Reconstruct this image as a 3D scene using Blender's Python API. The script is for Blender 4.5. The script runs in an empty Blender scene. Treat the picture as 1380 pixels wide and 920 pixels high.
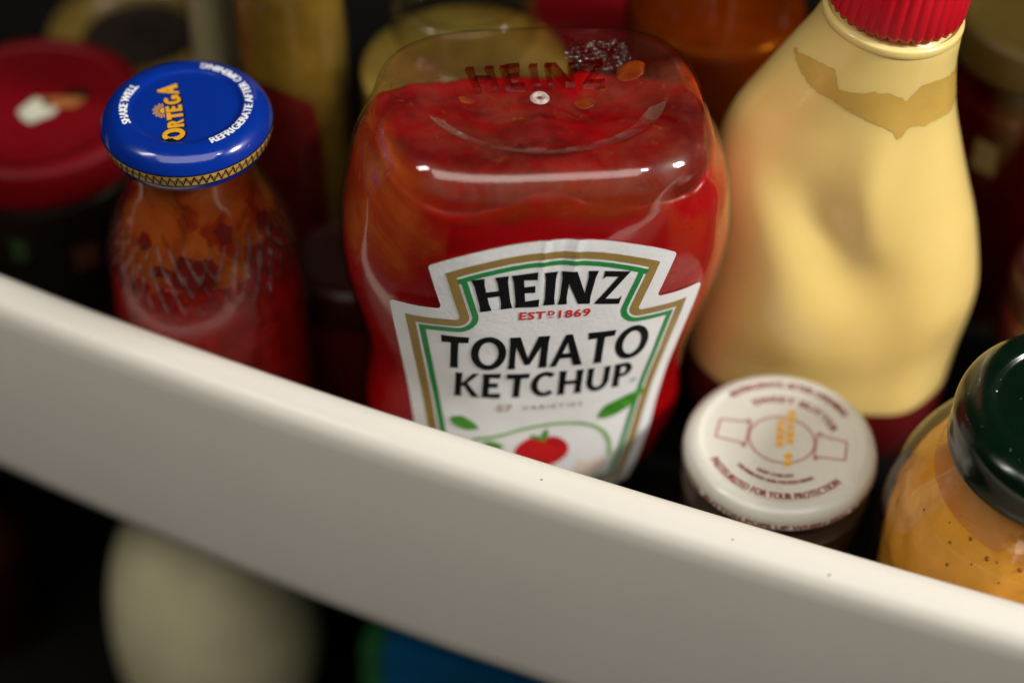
import bpy, bmesh, math, random
import numpy as np
from mathutils import Vector, Matrix, noise
from mathutils.geometry import tessellate_polygon
S = bpy.context.scene
COL = S.collection
R = math.radians
random.seed(7)

# ------------------------------------------------------------------ camera
cd = bpy.data.cameras.new('camera')
cam = bpy.data.objects.new('camera', cd); COL.objects.link(cam)
cam.location = (-0.011, -0.43416, 0.54936)
cam.rotation_euler = (R(45), 0, 0)
cd.sensor_width = 36; cd.lens = 3000 / 1380 * 36
cd.clip_start = .02; cd.clip_end = 20
cd.dof.use_dof = True; cd.dof.focus_distance = .603; cd.dof.aperture_fstop = 3.2
S.camera = cam

# ------------------------------------------------------------------ world and lamps (indoors: no sky, no sun)
W = bpy.data.worlds.new('World'); S.world = W; W.use_nodes = True
bg = W.node_tree.nodes['Background']
bg.inputs[0].default_value = (1, .95, .88, 1); bg.inputs[1].default_value = .006

def lamp(name, loc, aim, size, power, color):
    l = bpy.data.lights.new(name, 'AREA'); l.shape = 'RECTANGLE'; l.size, l.size_y = size
    l.energy = power; l.color = color
    o = bpy.data.objects.new(name, l); COL.objects.link(o); o.location = loc
    o.rotation_euler = (Vector(aim) - Vector(loc)).to_track_quat('-Z', 'Y').to_euler()
    return o
lamp('window_lamp', (1.10, -.32, .88), (0, 0, .1), (.20, .20), 19, (1, .97, .92))
lamp('side_lamp', (-.85, -.25, 1.15), (0, 0, .1), (.14, .40), 3.2, (1, .96, .88))
lamp('ceiling_lamp', (0, -.85, 1.5), (0, 0, .1), (1.9, 1.0), 15.5, (1, .95, .87))
lamp('kitchen_lamp', (.62, -.50, 1.10), (0, 0, .1), (.05, .05), .9, (.75, .85, 1))

S.render.engine = 'CYCLES'
S.cycles.use_denoising = True
S.cycles.max_bounces = 14; S.cycles.transparent_max_bounces = 28
S.cycles.sample_clamp_indirect = 4
S.view_settings.view_transform = 'Standard'; S.view_settings.look = 'None'
S.view_settings.exposure = .06; S.view_settings.gamma = 1

# ------------------------------------------------------------------ materials
class NT:
    def __init__(s, name):
        s.m = bpy.data.materials.new(name); s.m.use_nodes = True
        s.t = s.m.node_tree; s.t.nodes.clear()
        s.out = s.n('ShaderNodeOutputMaterial')
    def n(s, typ, **kw):
        x = s.t.nodes.new(typ)
        for k, v in kw.items():
            if k.startswith('_'): setattr(x, k[1:], v)
            else: x.inputs[k.replace('__', ' ')].default_value = v
        return x
    def l(s, a, b): s.t.links.new(a, b)
    def noise(s, scale, detail=3, rough=.55, dist=0):
        tc = s.n('ShaderNodeTexCoord'); x = s.n('ShaderNodeTexNoise')
        x.inputs['Scale'].default_value = scale; x.inputs['Detail'].default_value = detail
        x.inputs['Roughness'].default_value = rough; x.inputs['Distortion'].default_value = dist
        s.l(tc.outputs['Object'], x.inputs['Vector']); return x.outputs['Fac']
    def ramp(s, fac, stops):
        r = s.n('ShaderNodeValToRGB'); cr = r.color_ramp
        while len(cr.elements) < len(stops): cr.elements.new(.5)
        for e, (p, c) in zip(cr.elements, stops):
            e.position = p; e.color = (c, c, c, 1) if isinstance(c, (int, float)) else (*c, 1)
        s.l(fac, r.inputs['Fac']); return r.outputs['Color']
    def bump(s, fac, strength, dist):
        b = s.n('ShaderNodeBump'); b.inputs['Strength'].default_value = strength; b.inputs['Distance'].default_value = dist
        s.l(fac, b.inputs['Height']); return b.outputs['Normal']

def solid(name, col, rough=.4, coat=0, var=.12, scale=60, bump=0, bscale=300, sss=0, ssr=(.01, .003, .002), spec=.5, rvar=.08, metal=0):
    k = NT(name); p = k.n('ShaderNodeBsdfPrincipled')
    lo = tuple(c * (1 - var) for c in col); hi = tuple(min(1, c * (1 + var)) for c in col)
    f = k.noise(scale)
    k.l(k.ramp(f, [(.3, lo), (.7, hi)]), p.inputs['Base Color'])
    k.l(k.ramp(k.noise(scale * 2.3, 4), [(.3, max(0, rough - rvar)), (.7, rough + rvar)]), p.inputs['Roughness'])
    p.inputs['Coat Weight'].default_value = coat; p.inputs['Coat Roughness'].default_value = .06
    p.inputs['Specular IOR Level'].default_value = spec; p.inputs['Metallic'].default_value = metal
    if sss:
        p.inputs['Subsurface Weight'].default_value = sss; p.inputs['Subsurface Radius'].default_value = ssr
        p.inputs['Subsurface Scale'].default_value = 1
    if bump: k.l(k.bump(k.noise(bscale, 3), bump, .001), p.inputs['Normal'])
    k.l(p.outputs[0], k.out.inputs[0]); return k.m

def clear(name, tint=(1, 1, 1), rough=.04, ior=1.5, bump=0, bscale=80, gain=1.0):
    """thin clear wall: what is behind shows through, lamps mirror in it by Fresnel"""
    k = NT(name); t = k.n('ShaderNodeBsdfTransparent'); t.inputs[0].default_value = (*tint, 1)
    g = k.n('ShaderNodeBsdfGlossy'); g.inputs['Roughness'].default_value = rough
    f0 = ((ior - 1) / (ior + 1)) ** 2 * gain
    lw = k.n('ShaderNodeLayerWeight'); lw.inputs['Blend'].default_value = .5
    if bump:
        b = k.bump(k.noise(bscale, 2), bump, .002); k.l(b, g.inputs['Normal']); k.l(b, lw.inputs['Normal'])
    pw = k.n('ShaderNodeMath', _operation='POWER'); pw.inputs[1].default_value = 5; k.l(lw.outputs['Facing'], pw.inputs[0])
    mu = k.n('ShaderNodeMath', _operation='MULTIPLY_ADD'); mu.use_clamp = True; mu.inputs[1].default_value = 1 - f0; mu.inputs[2].default_value = f0
    k.l(pw.outputs[0], mu.inputs[0])
    mx = k.n('ShaderNodeMixShader'); k.l(mu.outputs[0], mx.inputs[0]); k.l(t.outputs[0], mx.inputs[1]); k.l(g.outputs[0], mx.inputs[2])
    k.l(mx.outputs[0], k.out.inputs[0]); return k.m

def film(name, col, col2, scale, lo, hi, amax=.95, detail=5, rough=.25, dist=1.2, trans=.5, bump=.3, mask=None, fade=False):
    """a smear with holes: noise decides where the sauce sticks to the wall"""
    k = NT(name); f = k.noise(scale, detail, .6, dist)
    a = k.ramp(f, [(lo, 0), (hi, amax)])
    c = k.ramp(k.noise(scale * 1.7, 4), [(.35, col), (.65, col2)])
    p = k.n('ShaderNodeBsdfPrincipled'); p.inputs['Roughness'].default_value = rough
    k.l(c, p.inputs['Base Color'])
    k.l(k.bump(f, bump, .002), p.inputs['Normal'])
    tl = k.n('ShaderNodeBsdfTranslucent'); k.l(c, tl.inputs[0])
    m1 = k.n('ShaderNodeMixShader'); m1.inputs[0].default_value = trans; k.l(p.outputs[0], m1.inputs[1]); k.l(tl.outputs[0], m1.inputs[2])
    tr = k.n('ShaderNodeBsdfTransparent'); mx = k.n('ShaderNodeMixShader')
    if mask:
        tc = k.n('ShaderNodeTexCoord'); v = k.n('ShaderNodeVectorMath', _operation='DISTANCE')
        v.inputs[1].default_value = mask[0]; k.l(tc.outputs['Object'], v.inputs[0])
        mr = k.n('ShaderNodeMapRange'); mr.inputs['From Min'].default_value = mask[1]; mr.inputs['From Max'].default_value = mask[2]
        k.l(v.outputs['Value'], mr.inputs['Value'])
        mm = k.n('ShaderNodeMath', _operation='MULTIPLY'); k.l(a, mm.inputs[0]); k.l(mr.outputs[0], mm.inputs[1]); a = mm.outputs[0]
    if fade:
        at = k.n('ShaderNodeAttribute', _attribute_name='fade'); mf = k.n('ShaderNodeMath', _operation='MULTIPLY')
        k.l(a, mf.inputs[0]); k.l(at.outputs['Fac'], mf.inputs[1]); a = mf.outputs[0]
    k.l(a, mx.inputs[0]); k.l(tr.outputs[0], mx.inputs[1]); k.l(m1.outputs[0], mx.inputs[2])
    k.l(mx.outputs[0], k.out.inputs[0]); return k.m

M = {}
M['rail'] = solid('white_shelf_plastic', (.74, .70, .62), .40, var=.015, scale=25)
M['speck'] = solid('dry_crumb', (.34, .28, .18), .7)
M['dark_floor'] = solid('darkened_floor_plastic', (.004, .0035, .003), .7, scale=20, spec=.08)  # near black: shade on the white tray floor put into its colour
M['liner'] = solid('darkened_liner_plastic', (.016, .014, .009), .7, spec=.08, var=.03)  # pale wall coloured near black to stand in for shade
M['pet'] = clear('clear_plastic', (.97, .97, .95), .06, 1.5, .12, 60, 2.5)
M['emboss'] = clear('stained_clear_plastic', (.76, .36, .26), .05, 1.5, .2, 200, 3.2)
M['reflection_band'] = film('painted_reflection', (.50, .33, .27), (.42, .20, .14), 70, .36, .56, .55, rough=.4, trans=.2)  # pale film painting the soft reflection along the hollow's front edge
M['glass'] = clear('clear_glass', (.93, .95, .9), .025, 1.5, .05, 50, 1.25)
M['ketchup'] = solid('ketchup', (.38, .0014, .004), .3, .0, .14, 45, .25, 120, sss=.15, ssr=(.006, .0003, .0003), spec=.3)
M['film'] = film('ketchup_smear', (.80, .085, .014), (.92, .27, .05), 26, .40, .58, .95, dist=.5, trans=.6, mask=((-.030, .030, .152), .016, .026), fade=True)
M['film2'] = film('thin_ketchup_smear', (.42, .03, .008), (.60, .10, .02), 30, .35, .58, .8, dist=.5, detail=4, fade=True)
M['highlight_film'] = film('painted_highlight', (.50, .32, .25), (.42, .22, .16), 38, .38, .64, .28, rough=.30, trans=.2, fade=True)  # greyish film that paints the rim's broad soft highlight
M['pulp'] = film('tomato_pulp', (.50, .13, .03), (.32, .03, .01), 230, .60, .66, .75, rough=.3, dist=.3, fade=True)
M['fog_shade'] = film('condensation_shade', (.07, .004, .004), (.30, .07, .035), 45, .34, .62, .58, rough=.5, trans=.2, fade=True)  # condensation film, darkened to stand in for shade over the ketchup
M['nub'] = film('pale_nub_highlight', (.75, .66, .62), (.6, .5, .45), 300, .2, .5, .8, rough=.3, trans=.2)  # moulding nub made whitish to paint its ring highlight
M['paper'] = solid('label_paper', (.80, .80, .80), .5, var=.03, scale=90, bump=.12, bscale=700)
M['gold_ink'] = solid('gold_ink', (.30, .19, .045), .4, var=.08, scale=200)
M['green_ink'] = solid('green_ink', (.008, .23, .045), .45, var=.05)
M['black_ink'] = solid('black_ink', (.004, .004, .005), .6, var=.05, spec=.15)
M['red_ink'] = solid('red_ink', (.62, .01, .02), .45, var=.05)
M['pale_gold_ink'] = solid('pale_gold_ink', (.42, .36, .24), .5, var=.05)
M['leaf_ink'] = solid('leaf_ink', (.06, .28, .02), .45, var=.35, scale=300)
M['vine_ink'] = solid('vine_ink', (.22, .40, .12), .45, var=.2, scale=200)
M['tomato_ink'] = solid('tomato_ink', (.55, .012, .015), .4, var=.25, scale=120)
M['peach_ink'] = solid('peach_ink', (.78, .66, .55), .5, var=.05)
M['cap_white'] = solid('white_cap_plastic', (.75, .75, .73), .4, var=.03)
M['blue'] = solid('blue_enamel', (.002, .026, .27), .2, .5, .06, 60, .02, 400)
M['yellow_ink'] = solid('yellow_ink', (.72, .36, .025), .4, var=.08, scale=250)
M['tan_ink'] = solid('tan_ink', (.58, .34, .08), .35, var=.08, scale=250)
M['white_ink'] = solid('white_ink', (.85, .85, .85), .4, var=.03)
M['salsa'] = solid('taco_sauce', (.27, .005, .004), .3, .2, .3, 140, .4, 260)
M['salsa_film'] = film('taco_sauce_smear', (.72, .10, .016), (.78, .20, .03), 45, .34, .5, .85, rough=.35, dist=.6, bump=.2)
M['salsa_bits'] = film('taco_sauce_bits', (.30, .012, .008), (.42, .04, .01), 70, .57, .64, .9, rough=.3, dist=.4, trans=.3)
M['salsa_blot'] = solid('taco_sauce_blot', (.16, .008, .006), .35, var=.3, scale=200)
M['mayo'] = solid('mayonnaise_bottle', (.82, .60, .20), .36, .45, .03, 30, .03, 60, spec=.7, sss=.3, ssr=(.012, .008, .003))
M['mayo_gap'] = solid('mayonnaise_gap', (.58, .36, .075), .28, .3, .08, 90, .05, 120, sss=.2, ssr=(.008, .004, .001))
M['mayo_red'] = solid('red_bottle_print', (.11, .004, .005), .4, .1, .1)
M['red_plastic'] = solid('red_plastic', (.55, .004, .014), .38, 0, .05, 50)
M['lid_white'] = solid('white_enamel', (.62, .61, .54), .3, .35, .04, 50, .02, 300)
M['maroon_ink'] = solid('maroon_ink', (.22, .028, .022), .45, var=.1, scale=200)
M['faint_ink'] = solid('faint_maroon_ink', (.38, .15, .12), .45, var=.1, scale=200)
M['date_ink'] = solid('date_ink', (.80, .40, .015), .45, var=.1)
M['brown_jar'] = solid('brown_filling', (.030, .011, .004), .5, 0, .2)
M['green_lid'] = solid('dark_green_enamel', (.0011, .0075, .0030), .22, .3, .15, 40, .03, 300)
M['mustard'] = solid('mustard', (.76, .33, .035), .32, .2, .08, 120, .25, 160, sss=.15, ssr=(.004, .002, .0005))
M['mustard_dark'] = solid('mustard_pit', (.30, .075, .010), .5)
M['mustard_film'] = film('mustard_smear', (.85, .46, .16), (.80, .36, .08), 50, .38, .50, .85, rough=.4)
M['bubble'] = clear('bubble_wall', (.9, .88, .84), .05, 1.5, 0, 50, 1.9)
M['ridge'] = clear('moulded_glass', (.86, .84, .80), .14, 1.5, .1, 200, 3.6)
M['amber'] = clear('amber_glass', (.62, .36, .10), .03, 1.5, .06, 40, 1.2)
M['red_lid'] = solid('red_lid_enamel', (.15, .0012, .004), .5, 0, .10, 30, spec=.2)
M['dark_fill'] = solid('dark_filling', (.012, .006, .005), .35, .3, .3)
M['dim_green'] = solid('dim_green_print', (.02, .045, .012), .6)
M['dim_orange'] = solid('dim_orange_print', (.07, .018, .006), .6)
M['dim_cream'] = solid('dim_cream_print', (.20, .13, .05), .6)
M['cream_ink'] = solid('cream_print', (.55, .55, .42), .5, var=.2, scale=150)
M['orange_ink'] = solid('orange_print', (.35, .12, .03), .5, var=.2, scale=150)
M['olive_fill'] = solid('pickle_filling', (.15, .080, .009), .4, .3, .5, 45, .1, 60)
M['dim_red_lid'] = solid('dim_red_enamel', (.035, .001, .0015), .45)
M['brown_lid'] = solid('brown_gold_enamel', (.075, .045, .008), .4)
M['olive_lid'] = solid('olive_gold_enamel', (.12, .078, .014), .4, .1, .15, 40)
M['dark_brown'] = solid('dark_brown_enamel', (.008, .004, .002), .5, 0, .3, 40)
M['pepper_fill'] = solid('pepper_filling', (.10, .004, .003), .4, .3, .4, 80, .3, 80)
M['yellow_fill'] = solid('yellow_filling', (.32, .20, .04), .4, .2, .3, 70, .2, 70)
M['pale_fill'] = solid('pale_liquid', (.34, .29, .17), .35, .3, .15, 30)
M['brown_fill'] = solid('brown_sauce', (.24, .085, .010), .35, .3, .4, 40)
M['darkred_fill'] = solid('dark_red_filling', (.10, .003, .004), .35, .3, .3, 60)
M['onion'] = solid('onion_skin', (.60, .54, .34), .35, .1, .12, 40, .1, 60)
M['onion_tip'] = solid('onion_tip_skin', (.34, .24, .10), .55, 0, .3, 90)
M['carton_blue'] = solid('blue_carton_print', (.002, .12, .30), .4, 0, .1, 20)
M['carton_green'] = solid('green_carton_print', (.03, .16, .05), .4, 0, .1, 20)

# ------------------------------------------------------------------ building helpers
def mesh_obj(name, verts, faces, m, parent=None, smooth=True, kind=None):
    me = bpy.data.meshes.new(name); me.from_pydata([tuple(v) for v in verts], [], faces); me.update()
    bm = bmesh.new(); bm.from_mesh(me); bmesh.ops.recalc_face_normals(bm, faces=bm.faces); bm.to_mesh(me); bm.free()
    if smooth:
        me.polygons.foreach_set('use_smooth', [True] * len(me.polygons))
    me.materials.append(m)
    o = bpy.data.objects.new(name, me); COL.objects.link(o)
    if parent: o.parent = parent
    if kind: o['kind'] = kind
    return o

def thing(name, label, cat, loc=(0, 0, 0), rot=(0, 0, 0), group=None):
    o = bpy.data.objects.new(name, None); COL.objects.link(o); o.empty_display_size = .02
    o.location = loc; o.rotation_euler = rot; o['label'] = label; o['category'] = cat
    if group: o['group'] = group
    return o

def loft(rings, cap0=True, cap1=True):
    v = []; f = []; n = len(rings[0])
    for r in rings: v += [tuple(p) for p in r]
    for i in range(len(rings) - 1):
        for j in range(n):
            a, b = i * n + j, i * n + (j + 1) % n
            f.append((a, b, b + n, a + n))
    if cap0: f.append(tuple(range(n - 1, -1, -1)))
    if cap1: f.append(tuple(range((len(rings) - 1) * n, len(rings) * n)))
    return v, f

def smooth_prof(pts, sub=6):
    """Catmull-Rom through profile points"""
    P = [np.array(p, float) for p in pts]; P = [2 * P[0] - P[1]] + P + [2 * P[-1] - P[-2]]
    out = []
    for i in range(1, len(P) - 2):
        for k in range(sub):
            t = k / sub; a, b, c, d = P[i - 1:i + 3]
            out.append(.5 * (2 * b + (c - a) * t + (2 * a - 5 * b + 4 * c - d) * t * t + (3 * b - a - 3 * c + d) * t ** 3))
    out.append(P[-2]); return out

def lathe(name, prof, m, parent, seg=72, cap0=True, cap1=True, fn=None, sub=5, smooth=True):
    pr = smooth_prof(prof, sub) if sub > 1 else prof
    rings = []
    for r, z in pr:
        r = max(r, 2e-5)
        ring = []
        for j in range(seg):
            a = 2 * math.pi * j / seg
            rr = r + (fn(a, z, r) if fn else 0)
            ring.append((rr * math.cos(a), rr * math.sin(a), z))
        rings.append(ring)
    v, f = loft(rings, cap0, cap1)
    return mesh_obj(name, v, f, m, parent, smooth)

def tess(polys, L):
    """flat polygons -> (points, triangles) with no edge longer than L; each polygon keeps its layer number as z"""
    bm = bmesh.new()
    for layer, P in enumerate(polys):
        vs = [bm.verts.new((x, y, layer)) for x, y in P]
        if len(P) <= 4 and False: bm.faces.new(vs)
        else:
            for t3 in tessellate_polygon([[Vector((x, y, 0)) for x, y in P]]):
                if len(set(t3)) == 3: bm.faces.new([vs[i] for i in t3])
    for _ in range(8):
        e = [e for e in bm.edges if e.calc_length() > L]
        if not e: break
        bmesh.ops.subdivide_edges(bm, edges=e, cuts=1)
        bmesh.ops.triangulate(bm, faces=bm.faces)
    bm.verts.index_update()
    v = [tuple(x.co) for x in bm.verts]; f = [tuple(a.index for a in x.verts) for x in bm.faces]
    bm.free(); return v, f

def print_on(name, polys, surf, m, parent, lift=.00006, L=.0015, kind=None):
    """lay flat print (u,v polygons, metres) on a surface; surf(u,v) -> point, normal"""
    v, f = tess(polys, L); out = []
    nl = max(1, len(polys))
    for u, w, k in v:
        p, n = surf(u, w); out.append(p + n * (lift + 4e-6 * (k % 7)))
    return mesh_obj(name, out, f, m, parent, False)

def text_polys(s, size, bold=0, spacing=1.0):
    """the built-in font's outline as triangles (u,v), centred"""
    c = bpy.data.curves.new('t', 'FONT'); c.body = s; c.size = size; c.offset = bold; c.align_x = 'CENTER'
    c.space_character = spacing; c.resolution_u = 3
    o = bpy.data.objects.new('t', c); COL.objects.link(o)
    dg = bpy.context.evaluated_depsgraph_get(); me = o.evaluated_get(dg).to_mesh()
    P = [[(me.vertices[i].co.x, me.vertices[i].co.y) for i in p.vertices] for p in me.polygons]
    o.evaluated_get(dg).to_mesh_clear(); bpy.data.objects.remove(o); bpy.data.curves.remove(c)
    return P

def print_tris(name, polys, surf, m, parent, lift=.00006):
    """same for many small font triangles: no re-triangulation needed"""
    v = []; f = []
    for k, P in enumerate(polys):
        b = len(v)
        for u, w in P:
            p, n = surf(u, w); v.append(p + n * (lift + 5e-6 * (k * 3 // len(polys))))
        f.append(tuple(range(b, b + len(P))))
    return mesh_obj(name, v, f, m, parent, False)

def embolden(P, d):
    return [q for k in (-1, 0, 1) for q in [[(x + k * d, y) for x, y in Q] for Q in P]]
def xf(polys, dx=0, dy=0, s=1, sy=None, rot=0):
    c, q = math.cos(rot), math.sin(rot); sy = s if sy is None else sy
    return [[(x * s * c - y * sy * q + dx, x * s * q + y * sy * c + dy) for x, y in P] for P in polys]
def arch(polys, Rr):
    """bend a straight line of letters over a hill of radius Rr (negative: a valley)"""
    return [[((Rr + y) * math.sin(x / Rr), (Rr + y) * math.cos(x / Rr) - Rr) for x, y in P] for P in polys]
def ringtext(polys, rad, ang, inward=False):
    """letters round a circle; ang: angle of the middle; inward: letter tops point to the centre"""
    out = []
    for P in polys:
        Q = []
        for x, y in P:
            if inward: a, r = ang + x / rad, rad - y
            else: a, r = ang - x / rad, rad + y
            Q.append((r * math.cos(a), r * math.sin(a)))
        out.append(Q)
    return out

# ------------------------------------------------------------------ drawn capital letters, cap height 1
def stem(x, w, fl=.035, y0=0, y1=1, sk=0):
    h = y1 - y0
    return [(x - w / 2 - fl, y0), (x + w / 2 + fl, y0), (x + w / 2, y0 + .2 * h), (x + w / 2, y1 - .2 * h), (x + w / 2 + fl, y1), (x - w / 2 - fl, y1), (x - w / 2, y1 - .2 * h), (x - w / 2, y0 + .2 * h)]
def bar(x0, x1, y, h, fl=0):
    return [(x0, y - h / 2), (x1, y - h / 2 - fl), (x1 + fl * .4, y + h / 2 + fl), (x0, y + h / 2)]
def ellipse_ring(cx, cy, a, b, wx, wy, t0=0, t1=360, n=36):
    P = []
    for i in range(n):
        A, B = R(t0 + (t1 - t0) * i / n), R(t0 + (t1 - t0) * (i + 1) / n)
        P.append([(cx + a * math.cos(A), cy + b * math.sin(A)), (cx + a * math.cos(B), cy + b * math.sin(B)),
                  (cx + (a - wx) * math.cos(B), cy + (b - wy) * math.sin(B)), (cx + (a - wx) * math.cos(A), cy + (b - wy) * math.sin(A))])
    return P
def glyph(ch, w=.2, h=.15, fl=.035):
    """-> polygons, advance"""
    if ch == 'H': return [stem(.16, w, fl), stem(.74, w, fl), bar(.16, .74, .5, h)], .92
    if ch == 'E': return [stem(.16, w, fl), bar(.16, .62, 1 - h / 2, h, fl), bar(.16, .56, .52, h, fl * .6), bar(.16, .66, h / 2, h, fl)], .74
    if ch == 'I': return [stem(.16, w, fl)], .34
    if ch == 'N': return [stem(.14, w * .72, fl), stem(.80, w * .72, fl), [(.06, 1), (.06 + w * 1.3, 1), (.88, 0), (.88 - w * 1.15, 0)]], .96
    if ch == 'Z': return [[(.06, 1), (.08, 1 - h * 1.5), (.13, 1 - h), (.62, 1 - h), (.72, .985), (.72, 1)], [(.46, 1 - h), (.72, 1), (.32, h), (.04, 0)], [(.04, 0), (.78, 0), (.76, h * 1.6), (.71, h), (.12, h)]], .84
    if ch == 'T': return [stem(.40, w, fl * .6, 0, 1 - h * .5), [(.02, 1), (.04, 1 - h * 1.35), (.78, 1 - h * 1.35 + .03), (.80, 1)]], .80
    if ch == 'O': return ellipse_ring(.50, .5, .49, .53, w * 1.02, h * 1.05), 1.02
    if ch == 'M': return [stem(.10, w * .8, fl), stem(.98, w * .95, fl), [(.04, 1), (.04 + w * 1.15, 1), (.58, .22), (.46, .12)], [(1.04, 1), (1.04 - w * 1.15, 1), (.46, .12), (.60, .12)]], 1.14
    if ch == 'A': return [[(0, 0), (w * .8, 0), (.52, 1.0), (.36, 1.0)], [(.90 - w * 1.1, 0), (.92, 0), (.54, 1), (.36, 1)], bar(.22, .70, .34, h)], .92
    if ch == 'K': return [stem(.14, w, fl), [(.18, .44), (.60, 1), (.82, 1), (.32, .44)], [(.24, .60), (.42, .60), (.88, 0), (.62, 0)]], .84
    if ch == 'C': return ellipse_ring(.48, .5, .47, .52, w, h * 1.05, 48, 312, 28), .84
    if ch == 'U': return [stem(.13, w * .9, fl, .36, 1), stem(.71, w * .9, fl, .36, 1)] + ellipse_ring(.42, .40, .29 + w * .45, .42, w * .9, h * 1.1, 180, 360, 18), .88
    if ch == 'P': return [stem(.14, w, fl)] + [[(.16, 1), (.36, 1), (.36, 1 - h), (.16, 1 - h)], [(.16, .40 + h), (.36, .40 + h), (.36, .40), (.16, .40)]] + ellipse_ring(.36, .70, .30, .30, w * .95, h, -90, 90, 14), .72
    if ch == 'R': return glyph('P', w, h, fl)[0] + [[(.30, .46), (.50, .46), (.76, 0), (.50, 0)]], .76
    if ch == 'G': return ellipse_ring(.48, .5, .47, .52, w, h * 1.05, 48, 335, 28) + [bar(.52, .93, .42, h), stem(.83, w * .9, 0, .12, .45)], .98
    return [], .4
def word(s, cap, w=.2, h=.15, fl=.035, gap=.06, sx=1, caps=None):
    out = []; x = 0
    for i, ch in enumerate(s):
        g, a = glyph(ch, w, h, fl); k = caps[i] if caps else 1
        out += [[((px * k) * cap * sx + x, py * k * cap) for px, py in P] for P in g]
        x += (a * k * sx + gap) * cap
    x -= gap * cap
    return [[(px - x / 2, py) for px, py in P] for P in out], x

# ------------------------------------------------------------------ door shelf: bowed white rail, tray and liner darkened for their shade
E1 = Vector((.9220, -.3872, 0)); NV = Vector((-.3872, -.9220, 0))   # along the rail; out of the rail, to the room
P0 = Vector((-.0200, -.0115, 0))
Z0 = .0215
def rail_pt(s, off, z):
    k = 1 if s < 0 else .38
    bow = .0068 * (1 - k * (s / .155) ** 2) if abs(s) < .155 else .0068 * (1 - k) - .0068 * 2 * k * (abs(s) - .155) / .155
    p = P0 + E1 * s + NV * (off + bow); k = min(1, max(0, (.060 - z) / .05))
    return Vector((p.x, p.y, z - .0075 * k * min(1, max(0, (s + .17) / .17))))
def build_shelf():
    t = thing('door_shelf', 'white plastic fridge door shelf with a rounded front rail in the foreground', 'shelf')
    prof = [(0, Z0), (0, .060), (0, .0925), (.0005, .0952), (.002, .0965), (.005, .0968), (.0085, .0962), (.0112, .0945), (.0127, .0915), (.0132, .087),
            (.0138, .055), (.0140, .026), (.0136, .0212), (.012, .0182), (.009, .0172), (.004, .0172)]
    rings = []
    for i in range(81):
        s = -.62 + 1.24 * i / 80
        rings.append([rail_pt(s, o, z) for o, z in prof])
    v, f = loft(rings)
    mesh_obj('front_rail', v, f, M['rail'], t)
    for (q, off, z, r_) in SPECKS:
        p = rail_pt(q, off, z); v, f = ico(r_, p, 2, (1, 1, .5)); mesh_obj('crumb_speck', v, f, M['speck'], t)
    a, b, c, d = [P0 + E1 * s + NV * o for s, o in ((-.62, -.02), (.62, -.02), (.62, -.262), (-.62, -.262))]
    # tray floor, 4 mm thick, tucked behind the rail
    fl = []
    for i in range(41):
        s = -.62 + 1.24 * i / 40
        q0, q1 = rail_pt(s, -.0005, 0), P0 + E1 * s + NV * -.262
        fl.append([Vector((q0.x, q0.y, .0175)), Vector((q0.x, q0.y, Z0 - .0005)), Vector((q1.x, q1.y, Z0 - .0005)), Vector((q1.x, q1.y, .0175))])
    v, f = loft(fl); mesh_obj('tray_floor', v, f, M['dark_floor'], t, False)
    # liner: pale door wall, coloured near black for the shade behind the bottles
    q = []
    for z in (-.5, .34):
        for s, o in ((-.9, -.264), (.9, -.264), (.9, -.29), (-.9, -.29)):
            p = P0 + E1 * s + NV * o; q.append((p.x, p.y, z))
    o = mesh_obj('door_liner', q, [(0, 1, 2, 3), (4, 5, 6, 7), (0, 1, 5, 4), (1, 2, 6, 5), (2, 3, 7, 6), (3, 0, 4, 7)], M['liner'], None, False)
    o['kind'] = 'structure'; o['label'] = 'pale inner door wall behind the bottles, its colour darkened to stand for shade'
# build_shelf() runs once ico() is known

# ------------------------------------------------------------------ ketchup bottle
KB = thing('ketchup_bottle', 'upside down clear squeeze bottle of red tomato ketchup with a white keystone label', 'ketchup bottle',
           (-.0100, .0335, Z0), (0, R(3.0), R(7.5)))
#      z      w      d     n
KP = [(.0150, .0290, .0235, 2.1), (.0165, .0370, .0255, 2.2), (.020, .0425, .0268, 2.3), (.030, .0465, .0278, 2.4), (.042, .0482, .0285, 2.5), (.055, .0472, .0290, 2.5), (.068, .0475, .0300, 2.5), (.082, .0508, .0318, 2.5), (.096, .0542, .0334, 2.5),
      (.108, .0553, .0345, 2.6), (.120, .0540, .0352, 2.8), (.132, .0513, .0356, 3.0), (.141, .0472, .0353, 3.1), (.1480, .0446, .0340, 3.4), (.1514, .0418, .0318, 3.5), (.1527, .0386, .0290, 3.5)]
KPz = np.array([k[0] for k in KP])
_kp = np.array(smooth_prof([k for k in KP], 8))
def kprof(z, inset=0):
    w = np.interp(z, _kp[:, 0], _kp[:, 1]); d = np.interp(z, _kp[:, 0], _kp[:, 2]); n = np.interp(z, _kp[:, 0], _kp[:, 3])
    return w - inset, d - inset, n
def sring(w, d, n, z, N=128):
    out = []
    for j in range(N):
        a = 2 * math.pi * j / N; c, s = math.cos(a), math.sin(a)
        out.append((w * math.copysign(abs(c) ** (2 / n), c), d * math.copysign(abs(s) ** (2 / n), s), z))
    return out
def top_z(x, y):
    """underside-turned-top: rim, then an oval hollow with a nub in the middle"""
    e = math.sqrt((x / .0335) ** 2 + ((y - .001) / .0240) ** 2)
    z = .1527
    if e < 1: z -= .0058 * (1 - e ** (5 - 2.6 * min(1, max(0, (y + .004) / .012))))
    r = math.hypot(x, y - .003)
    if r < .004: z += .0012 * (1 - (r / .004) ** 2)
    return z
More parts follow.
